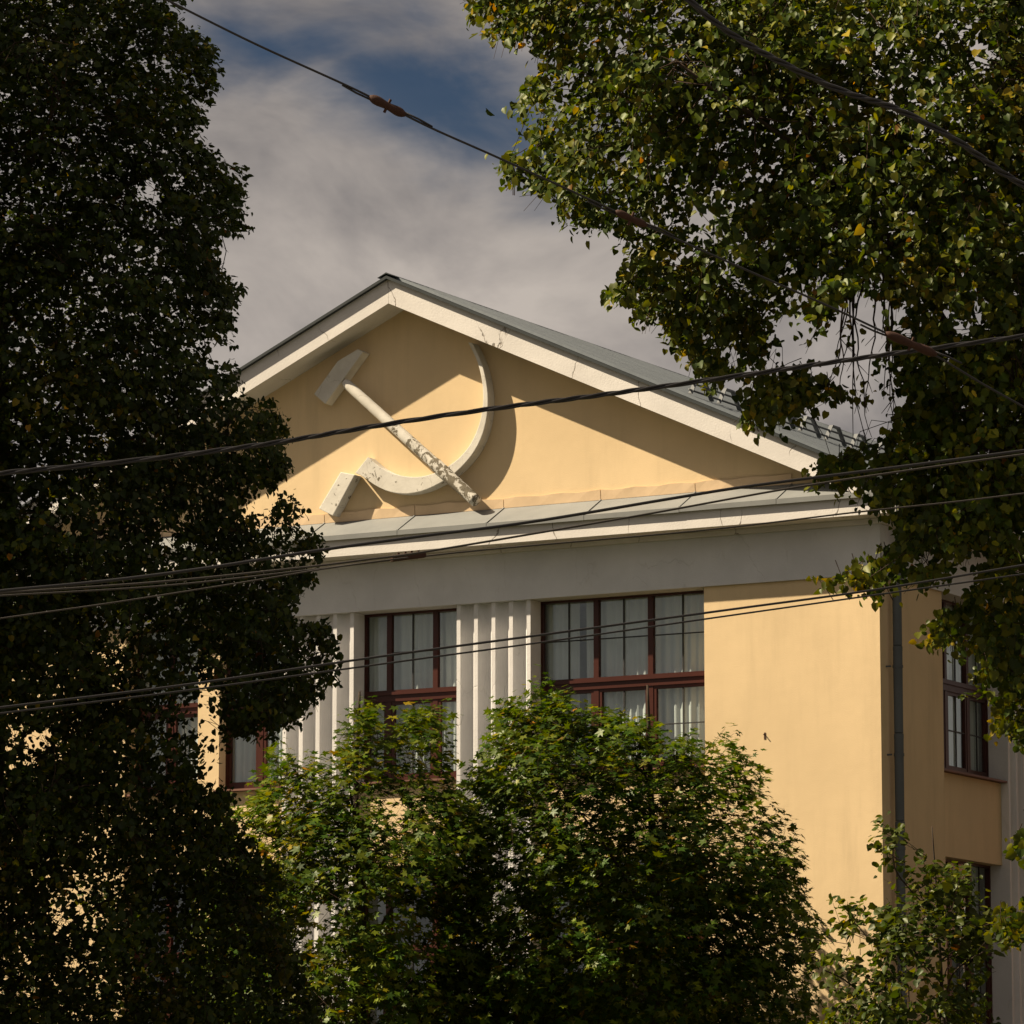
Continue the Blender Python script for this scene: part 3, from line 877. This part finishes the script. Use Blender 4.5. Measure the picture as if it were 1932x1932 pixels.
def make_tree(name, label, cat, poly, holes, d0, thick, trunk, crown_c, nclump, nsprig, nleaf, lsize, shape, mat, pal, w, seed,
              droop=.35, clump_r=.45, sprig_len=.55, parts=250, limbs=9, group=None, up_bias=.0, part_px=None, hang=.75, sparse=None, shoots=0, shoot_len=.5, sfuzz=5.0, nw=(.2, .75, .55), yellow=.04):
    rng = np.random.default_rng(seed)
    poly = np.asarray(poly, float)
    lo, hi = poly.min(0), poly.max(0)
    ppm = FPX/d0
    # clump centres spread through the volume of the crown
    P = rng.uniform(lo, hi, (nclump*8, 2)); P = P[inside(poly, P)]
    for h in holes: P = P[~inside(h, P)]
    ed = edge_dist(poly, P); keep = ed > clump_r*ppm*.16
    P, ed = P[keep], ed[keep]
    if sparse is not None:
        k = rng.uniform(size=len(P)) < sparse(P); P, ed = P[k], ed[k]
    P, ed = P[:nclump], ed[:nclump]
    half = np.minimum(thick, .35+np.sqrt(np.maximum(ed/ppm, 0)*thick*1.1))
    dd = d0+rng.uniform(-1, 1, len(P))*half
    C = CAM+(fwd+RT*((P[:, 0:1]-966)/FPX)+UP*((966-P[:, 1:2])/FPX))*dd[:, None]
    cc = np.asarray(crown_c, float)
    # sprigs
    k = rng.integers(0, len(C), nsprig)
    base = C[k]+rng.normal(0, clump_r*.62, (nsprig, 3))*np.array([1, 1, .8])
    out = unit(base-cc)*np.array([1, 1, .55])
    sd_ = unit(out*.8+rng.normal(0, .55, (nsprig, 3))+np.array([0, 0, up_bias-droop]))
    sl = sprig_len*rng.uniform(.6, 1.25, nsprig)
    # shoots that stick out of the outline
    free = np.zeros(nsprig, bool)
    if shoots:
        nx = np.roll(poly, -1, 0); e_ = nx-poly; L_ = np.linalg.norm(e_, axis=1)
        mid_ = (poly+nx)/2; vis_ = (mid_[:, 0] > -20) & (mid_[:, 0] < 1960) & (mid_[:, 1] > -20) & (mid_[:, 1] < 1960)
        pr_ = L_*vis_; pr_ = pr_/pr_.sum()
        ei = rng.choice(len(poly), shoots, p=pr_); tt_ = rng.uniform(0, 1, (shoots, 1))
        q_ = poly[ei]+e_[ei]*tt_; n_ = np.stack([e_[ei][:, 1], -e_[ei][:, 0]], 1)/L_[ei][:, None]
        ins = inside(poly, q_+n_*4); n_[ins] *= -1
        sl2 = shoot_len*rng.uniform(.5, 1.25, shoots)
        q_ = q_-n_*(sl2*ppm*.84)[:, None]
        b2 = CAM+(fwd+RT*((q_[:, 0:1]-966)/FPX)+UP*((966-q_[:, 1:2])/FPX))*(d0+rng.normal(0, .45, shoots))[:, None]
        nd = RT*n_[:, 0:1]-UP*n_[:, 1:2]
        s2 = unit(nd+np.array([0, 0, 1.0])*(up_bias*1.6-droop*.5)+rng.normal(0, .22, (shoots, 3)))
        okq = inside(poly, q_)
        base = np.concatenate([base, b2[okq]]); sd_ = np.concatenate([sd_, s2[okq]]); sl = np.concatenate([sl, sl2[okq]])
        near_ = np.array([int(np.argmin(np.linalg.norm(C-v, axis=1))) for v in b2[okq]], int)
        k = np.concatenate([k, near_]); free = np.concatenate([free, np.ones(int(okq.sum()), bool)]); nsprig = len(base)
    # leaves along each sprig
    S = np.repeat(np.arange(nsprig), nleaf); t = np.tile(np.linspace(.08, 1, nleaf), nsprig)+rng.normal(0, .03, nsprig*nleaf)
    side = np.tile(np.where(np.arange(nleaf) % 2 == 0, 1.0, -1.0), nsprig)
    lat = unit(np.cross(sd_, np.array([0, 0, 1.0])+rng.normal(0, .25, (nsprig, 3))))
    sag = np.array([0, 0, -1.0])*(.22*droop+.02)
    pos = base[S]+sd_[S]*(sl[S]*t)[:, None]+sag*((t**2)*sl[S])[:, None]
    size = lsize*rng.uniform(.45, 1.25, len(S))*(1.05-.25*t)
    pos = pos+lat[S]*(side*size*.45)[:, None]+rng.normal(0, .018, (len(S), 3))
    tip = unit(sd_[S]*.55+lat[S]*(side*.7)[:, None]+np.array([0, 0, -hang])+rng.normal(0, .30, (len(S), 3)))
    nrm = unit(np.array([0, 0, 1.0])*nw[0]+unit(pos-cc)*nw[1]+rng.normal(0, nw[2], (len(S), 3)))
    X, Y, Z = leaf_frames(nrm, tip)
    Z = np.cross(X, Y)
    # outline and openings
    pp = project(pos+Y*size[:, None]*.5)
    fuzz = rng.normal(0, 5.0, pp.shape)+rng.normal(0, sfuzz, (nsprig, 2))[S]
    ok = inside(poly, pp+fuzz) | free[S]
    for h in holes: ok &= ~(inside(h, pp+fuzz) & (rng.uniform(size=len(pp)) < .93))
    pos, X, Y, Z, size, S, pp = pos[ok], X[ok], Y[ok], Z[ok], size[ok], S[ok], pp[ok]
    tint = tints(len(pos), pal, w, rng)
    ctint = rng.uniform(.72, 1.25, (len(C), 1))*np.where(rng.uniform(size=(len(C), 1)) < yellow, np.array([[1.75, 1.25, .9]]), 1.0)
    tint = np.clip(tint*ctint[k][S], .002, .9)
    root = empty(name, (float(trunk[0][0]), float(trunk[0][1]), 0.0))
    tag(root, label, cat, group or 'trees around the building')
    # leaves nearest to the outline and to the camera become parts of their own
    depth = (pos-CAM)@fwd
    vis = (pp[:, 0] > 8) & (pp[:, 0] < 1924) & (pp[:, 1] > 8) & (pp[:, 1] < 1924)
    face = np.abs(np.sum(Z*unit(CAM-pos), axis=1))
    score = size/lsize*face*1.0 - (depth-d0)/thick*.35 - np.minimum(edge_dist(poly, pp), 120)/120*.8 + np.where(vis, 0, -99)
    order = np.argsort(-score)[:parts]
    assert parts == 0 or len(order)
    sel = np.zeros(len(pos), bool); sel[order] = True
    cr = link('crown', leaf_mesh('crown', shape, pos[~sel], X[~sel], Y[~sel], Z[~sel], size[~sel], tint[~sel], mat), root)
    cr['kind'] = 'stuff'
    protos = []
    for q in range(5 if parts else 0):
        tt = tint[order[q::5]].mean(0, keepdims=True)
        protos.append(leaf_mesh('leaf', shape, np.zeros((1, 3)), np.array([[1., 0, 0]]), np.array([[0, 1., 0]]), np.array([[0, 0, 1.]]), np.ones(1), tt*(.7+.15*q), mat))
    for j, i in enumerate(order):
        o = bpy.data.objects.new('leaf', protos[j % 5]); COL.objects.link(o); o.parent = root
        s_ = size[i]; Mx = np.eye(4)
        Mx[:3, 0] = X[i]*s_; Mx[:3, 1] = Y[i]*s_; Mx[:3, 2] = Z[i]*s_; Mx[:3, 3] = pos[i]-np.array([trunk[0][0], trunk[0][1], 0.0])
        o.matrix_basis = Matrix(Mx.tolist())
    # trunk, limbs, branches and twigs
    tr = np.array(trunk, float)[:, :3]; rad = [q[3] for q in trunk]
    tp = smooth_curve(tr, 24); trd = np.interp(np.linspace(0, 1, 24), np.linspace(0, 1, len(rad)), rad)
    MB().tube(tp, list(trd), 12).build('trunk', M_BARK, root, True)
    order_c = rng.permutation(len(C)); centers = [C[order_c[0]]]
    for _ in range(limbs-1):               # spread limb ends apart
        dmin = np.min([np.linalg.norm(C-c, axis=1) for c in centers], axis=0); centers.append(C[int(np.argmax(dmin+rng.uniform(0, .8, len(C))))])
    lp = []; lr = []
    for c in centers:
        dz = c[2]-tp[:, 2]; h = np.linalg.norm((c-tp)[:, :2], axis=1)
        i = int(np.argmin(np.abs(dz-h*.75)+.02*h)); i = max(i, 3)
        a = tp[i]; mid = a*.5+c*.5+np.array([0, 0, .12*np.linalg.norm(c-a)])+rng.normal(0, .12, 3)
        q = smooth_curve([a, mid, c], 14); r_a = min(trd[i]*.5, .009+.006*np.linalg.norm(c-a))
        rr = np.linspace(r_a, .008, 14)
        pq = project(q); fr_ = (pq[:, 0] > 0) & (pq[:, 0] < 1932) & (pq[:, 1] > 0) & (pq[:, 1] < 1932)
        if any(inside(h, pq).any() for h in holes) or (fr_ & ~inside(poly, pq)).sum() > 1: continue
        MB().tube(q, list(rr), 7).build('branch', M_BARK, root, True); lp.append(q); lr.append(rr)
    LP = np.concatenate(lp+[tp[6:]]); LR = np.concatenate(lr+[trd[6:]])
    chains = []; crad = []
    for c in C:
        dd_ = np.linalg.norm(LP-c, axis=1)+np.maximum(LP[:, 2]-c[2]+.1, 0)*.6
        i = int(np.argmin(dd_)); a = LP[i]
        mid = a*.5+c*.5+rng.normal(0, .10, 3)+np.array([0, 0, .05])
        if np.linalg.norm(c-a) > .95: continue
        chains.append([a, mid, c]); crad.append([min(LR[i]*.8, .012), .007, .004])
    okp = inside(poly, project(base+sd_*(sl*.7)[:, None])) | free
    mp = project(base+sd_*(sl*.5)[:, None])
    for h in holes: okp &= ~inside(h, mp)
    okp &= ((np.arange(nsprig) % 2 == 0) | free) & (np.bincount(S, minlength=nsprig) >= 6)
    root_ = np.where(free[:, None], base-sd_*.12, C[k])
    chains = np.concatenate([np.array(chains).reshape(-1, 3, 3), np.stack([root_, base, base+sd_*(sl*.9)[:, None]+sag*(sl*.8)[:, None]], 1)[okp]])
    crad = np.concatenate([np.array(crad).reshape(-1, 3), np.tile([[.0045, .0035, .002]], (int(okp.sum()), 1))])
    tw = twig_mesh(chains, crad)
    o = link('twigs', tw, root); o['kind'] = 'stuff'
    return root

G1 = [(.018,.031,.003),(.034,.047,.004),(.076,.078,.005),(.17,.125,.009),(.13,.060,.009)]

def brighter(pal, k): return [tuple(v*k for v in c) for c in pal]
# the big dark linden on the left
LEFT = [(-130,-130),(335,-130),(352,0),(325,45),(365,60),(405,95),(415,130),(396,190),(380,235),(345,255),(392,275),(410,300),(425,335),(455,290),(466,320),(450,370),
 (466,410),(442,450),(425,440),(402,480),(412,505),(432,532),(458,540),(436,580),(440,620),(392,652),(372,690),(425,690),(446,692),(456,735),(515,758),(536,790),(541,830),
 (518,850),(546,878),(522,905),(480,930),(446,962),(500,982),(520,950),(550,935),(572,962),(556,990),(590,1002),(612,1022),(604,1046),(580,1060),(586,1090),(566,1112),
 (545,1160),(562,1182),(608,1172),(640,1238),(626,1290),(580,1330),(552,1362),(522,1380),(500,1372),(470,1392),(442,1372),(432,1400),(402,1440),(410,1470),(440,1500),
 (425,1540),(470,1580),(500,1620),(535,1660),(520,1720),(560,1780),(600,1932),(610,2050),(-130,2050)]
LH = [[(252,345),(300,338),(305,372),(262,378)], [(376,1290),(412,1300),(418,1360),(420,1480),(380,1492),(372,1400)], [(330,1310),(372,1318),(370,1385),(336,1380)],
      [(430,1398),(480,1405),(490,1480),(432,1488)], [(40,1378),(92,1370),(96,1420),(50,1440)], [(88,1690),(120,1700),(118,1725),(90,1715)],
      [(372,735),(400,715),(400,760),(380,770)], [(300,1000),(330,985),(330,1030),(306,1040)]]
tl = at(-70, 1932, 52)
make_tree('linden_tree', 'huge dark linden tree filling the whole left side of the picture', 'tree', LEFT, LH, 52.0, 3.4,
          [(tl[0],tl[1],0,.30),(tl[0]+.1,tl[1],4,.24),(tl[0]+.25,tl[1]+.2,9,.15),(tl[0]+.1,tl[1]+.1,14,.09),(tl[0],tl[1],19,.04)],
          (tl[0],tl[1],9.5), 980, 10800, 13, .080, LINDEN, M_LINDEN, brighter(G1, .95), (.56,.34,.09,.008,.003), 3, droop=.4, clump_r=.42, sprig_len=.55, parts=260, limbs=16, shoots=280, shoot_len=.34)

# the big linden on the right, its crown hanging into the picture
RIGHT = [(880,15),(905,-130),(2090,-130),(2090,1800),(1932,1776),(1850,1762),(1810,1742),(1870,1722),(1932,1698),(1975,1650),(1932,1614),(1900,1605),(1860,1588),(1932,1566),(1985,1500),(1960,1440),(1932,1392),(1872,1372),(1882,1332),(1850,1305),(1830,1282),(1860,1222),(1822,1212),(1782,1222),(1735,1192),
 (1782,1150),(1850,1112),(1832,1082),(1872,1048),(1850,1028),(1802,1062),(1790,1082),(1742,1102),(1682,1112),(1622,1108),(1560,1116),(1530,1087),(1600,1068),(1662,1040),(1700,1002),
 (1680,972),(1622,942),(1598,922),(1540,902),(1528,880),(1560,858),(1640,840),(1705,802),(1680,782),(1722,760),(1690,728),(1640,735),(1600,752),(1530,768),(1490,792),(1440,802),(1400,790),(1398,740),
 (1436,735),(1420,700),(1370,716),(1330,716),(1308,690),(1290,664),(1258,640),(1255,610),(1208,600),(1190,570),(1155,556),(1148,540),(1166,520),(1200,490),(1190,460),(1150,442),
 (1100,426),(1055,412),(1050,376),(1010,372),(985,356),(965,346),(948,318),(932,292),(972,290),(1012,284),(985,258),(985,232),(945,236),(938,212),(985,200),(985,180),(1005,150),
 (1030,122),(1010,98),(990,76),(960,82),(930,76),(905,46)]
RH = [[(1470,590),(1520,600),(1545,640),(1600,560),(1650,560),(1690,580),(1670,640),(1700,680),(1640,700),(1560,712),(1500,700),(1440,690)],
      [(1520,720),(1700,690),(1690,730),(1620,735)], [(1470,470),(1500,470),(1505,520),(1480,520)], [(1500,545),(1540,560),(1520,590),(1490,590)],
      [(1345,640),(1380,650),(1400,700),(1370,690)], [(1830,85),(1860,70),(1870,130),(1840,150)], [(1790,610),(1830,600),(1835,640),(1800,640)],
      [(1560,420),(1590,430),(1585,455),(1562,450)], [(1700,1060),(1760,1030),(1790,1050),(1740,1085)]]
tr_ = at(2170, 1932, 40)
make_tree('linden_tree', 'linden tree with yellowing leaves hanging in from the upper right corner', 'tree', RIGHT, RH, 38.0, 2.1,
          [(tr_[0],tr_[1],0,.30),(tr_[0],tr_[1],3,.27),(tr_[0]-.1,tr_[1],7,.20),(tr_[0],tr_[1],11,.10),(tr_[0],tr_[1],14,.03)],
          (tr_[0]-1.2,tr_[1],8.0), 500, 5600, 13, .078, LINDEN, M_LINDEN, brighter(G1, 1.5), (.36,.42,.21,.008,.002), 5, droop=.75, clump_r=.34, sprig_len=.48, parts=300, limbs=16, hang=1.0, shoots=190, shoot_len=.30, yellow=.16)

rt = bpy.data.objects['linden_tree.001']
rq = random.Random(21)
for i in range(13):
    xx = rq.uniform(1590, 1700); y0 = rq.uniform(440, 540); dd = rq.uniform(36.6, 38.6); n = rq.randint(6, 9)
    yl = rq.uniform(690, 850); dx = rq.uniform(-60, 35)
    P = [at(xx+dx*(j/n)**1.6+rq.uniform(-5, 5), y0+(yl-y0)*j/n, dd+.02*j) for j in range(n+1)]
    m = MB().tube(smooth_curve(P, 16), list(np.linspace(.010, .0028, 16)), 5)
    for j in range(3, n):
        if rq.random() < .6:
            q = P[j]; m.tube([q, q+RT*rq.uniform(-.10, .10)-UP*rq.uniform(.05, .12)], [.004, .002], 4)
    m.build('hanging_twig', M_TWIG, rt, True)

# maples in front of the facade
G2 = [(.026,.058,.004),(.056,.092,.006),(.106,.132,.008),(.155,.150,.010),(.18,.11,.010)]
MA = [(385,1600),(395,1560),(420,1522),(442,1532),(480,1502),(498,1442),(520,1420),(546,1424),(562,1446),(590,1430),(612,1452),(625,1484),(640,1400),(655,1350),(682,1328),(710,1344),(726,1392),
      (750,1376),(770,1340),(800,1333),(830,1346),(848,1352),(850,1400),(856,1480),(895,1530),(930,1620),(920,1800),(930,2060),(330,2060),(360,1760)]
MAH = [[(715,1520),(760,1500),(770,1540),(740,1580)], [(588,1690),(625,1700),(620,1790),(590,1780)], [(688,1690),(712,1690),(705,1760),(690,1770)]]
ta = at(676, 1932, 62.5)
make_tree('maple_tree', 'young maple before the fluted piers, left of the two maples', 'tree', MA, MAH, 62.5, 1.9,
          [(ta[0],ta[1],0,.13),(ta[0],ta[1],3,.11),(ta[0]+.05,ta[1],5.2,.08),(ta[0]-.05,ta[1],7,.045),(ta[0],ta[1],8.6,.015)],
          (ta[0],ta[1],5.2), 190, 2500, 10, .132, MAPLE, M_MAPLE, G2, (.34,.36,.24,.05,.006), 8, droop=.0, clump_r=.42, sprig_len=.55, parts=220, limbs=14,
          up_bias=.35, hang=.35, shoots=130, shoot_len=.65, sfuzz=9, nw=(.8, .42, .40), yellow=.12)
MBp = [(840,1660),(872,1540),(884,1462),(900,1430),(930,1402),(930,1340),(958,1320),(990,1346),(1008,1298),(1030,1320),(1070,1308),(1086,1340),(1120,1350),(1160,1343),(1182,1362),(1240,1368),
      (1252,1400),(1290,1402),(1300,1380),(1322,1420),(1332,1446),(1368,1432),(1388,1396),(1402,1430),(1442,1460),(1442,1500),(1424,1540),(1480,1545),(1490,1580),(1508,1586),(1527,1610),(1506,1652),
      (1516,1690),(1532,1712),(1552,1760),(1522,1800),(1532,1832),(1490,1852),(1542,1882),(1530,1925),(1520,2060),(810,2060)]
MBH = [[(1240,1695),(1262,1690),(1270,1715),(1245,1722)], [(1340,1600),(1372,1606),(1362,1640),(1345,1636)]]
tb_ = at(1225, 1932, 63.5)
make_tree('maple_tree', 'broad dense maple below the three-light window and yellow wall', 'tree', MBp, MBH, 63.5, 2.5,
          [(tb_[0],tb_[1],0,.17),(tb_[0],tb_[1],3,.15),(tb_[0]+.1,tb_[1],5.2,.10),(tb_[0]+.05,tb_[1],7,.055),(tb_[0],tb_[1],8.8,.015)],
          (tb_[0],tb_[1],5.0), 330, 4000, 10, .132, MAPLE, M_MAPLE, G2, (.40,.36,.19,.04,.006), 9, droop=.0, clump_r=.42, sprig_len=.55, parts=260, limbs=16,
          up_bias=.35, hang=.35, shoots=200, shoot_len=.65, sfuzz=9, nw=(.8, .42, .40), yellow=.12)
# the young linden in the lower right corner
YL = [(1640,1610),(1660,1535),(1690,1545),(1722,1590),(1745,1625),(1782,1640),(1802,1638),(1832,1650),(1852,1700),(1880,1780),(1870,1860),(1850,2080),(1490,2080),(1510,1960),(1560,1900),(1570,1870),
      (1528,1832),(1530,1806),(1582,1800),(1556,1722),(1565,1705),(1622,1700),(1652,1722),(1692,1706),(1660,1650)]
ty = at(1790, 1932, 45)
make_tree('linden_sapling', 'thin young linden with loose leafy shoots in the lower right corner', 'tree', YL, [[(1590,1760),(1640,1745),(1650,1790),(1600,1800)]], 45.0, 1.0,
          [(ty[0],ty[1],0,.055),(ty[0],ty[1],1.6,.045),(ty[0]-.05,ty[1],3.2,.03),(ty[0]-.1,ty[1],4.4,.016),(ty[0]-.15,ty[1],5.3,.006)],
          (ty[0],ty[1],3.0), 84, 500, 11, .088, LINDEN, M_LINDEN, brighter(G1, 1.35), (.40,.42,.16,.006,.003), 12, droop=.1, clump_r=.22, sprig_len=.42, parts=280, limbs=12, up_bias=.35, hang=.4, shoots=60, shoot_len=.5)

# unseen trees added outside the frame to shade the left linden and the flank
tn = at(-640, 1932, 51)
make_tree('linden_tree', 'unseen tall linden added left of the huge dark linden to shade it', 'tree',
          [(-1150,-500),(-900,-950),(-600,-1150),(-330,-900),(-180,-450),(-130,300),(-150,900),(-220,1500),(-700,1750),(-1080,1400),(-1200,600)], [], 51.0, 3.0,
          [(tn[0],tn[1],0,.30),(tn[0],tn[1],5,.24),(tn[0]+.1,tn[1],11,.14),(tn[0],tn[1],17,.04)],
          (tn[0],tn[1],10.0), 600, 5000, 13, .135, LINDEN, M_LINDEN, G1, (.5,.35,.1,.02,.01), 31, droop=.4, clump_r=.5, sprig_len=.6, parts=0, limbs=10)
tk = np.array([14.6, 4.5, 0.0])  # added out of view to block skylight from the flank wall
make_tree('linden_tree', 'unseen linden added in the side yard right of the building to dim the flank', 'tree',
          [(2330,700),(2480,430),(2700,330),(2950,420),(3120,700),(3160,1200),(3050,1650),(2750,1850),(2450,1800),(2320,1400)], [], 65.0, 3.0,
          [(tk[0],tk[1],0,.22),(tk[0],tk[1],4,.18),(tk[0]+.1,tk[1],8,.10),(tk[0],tk[1],12.5,.03)],
          (tk[0],tk[1],7.5), 300, 2200, 13, .14, LINDEN, M_LINDEN, G1, (.5,.35,.1,.02,.01), 33, droop=.4, clump_r=.5, sprig_len=.6, parts=0, limbs=9)

def copy_tree(o, loc, label):  # repeats the added shade tree along the flank
    c = o.copy(); COL.objects.link(c); c['label'] = label
    for ch in o.children:
        d = ch.copy(); COL.objects.link(d); d.parent = c
    c.location = loc
    return c
side_shade_tree = [o for o in bpy.data.objects if o.parent is None and 'side yard' in o.get('label', '')][0]
side_shade_tree.scale = (1.3, 1.3, 1.25)  # enlarged so its crown keeps more skylight off the flank
copy_tree(side_shade_tree, (17.2, -5.6, 0), 'unseen linden copy added in front of the side yard to dim the flank')
copy_tree(side_shade_tree, (15.2, 13.0, 0), 'unseen linden copy added deep in the side yard to dim the flank')
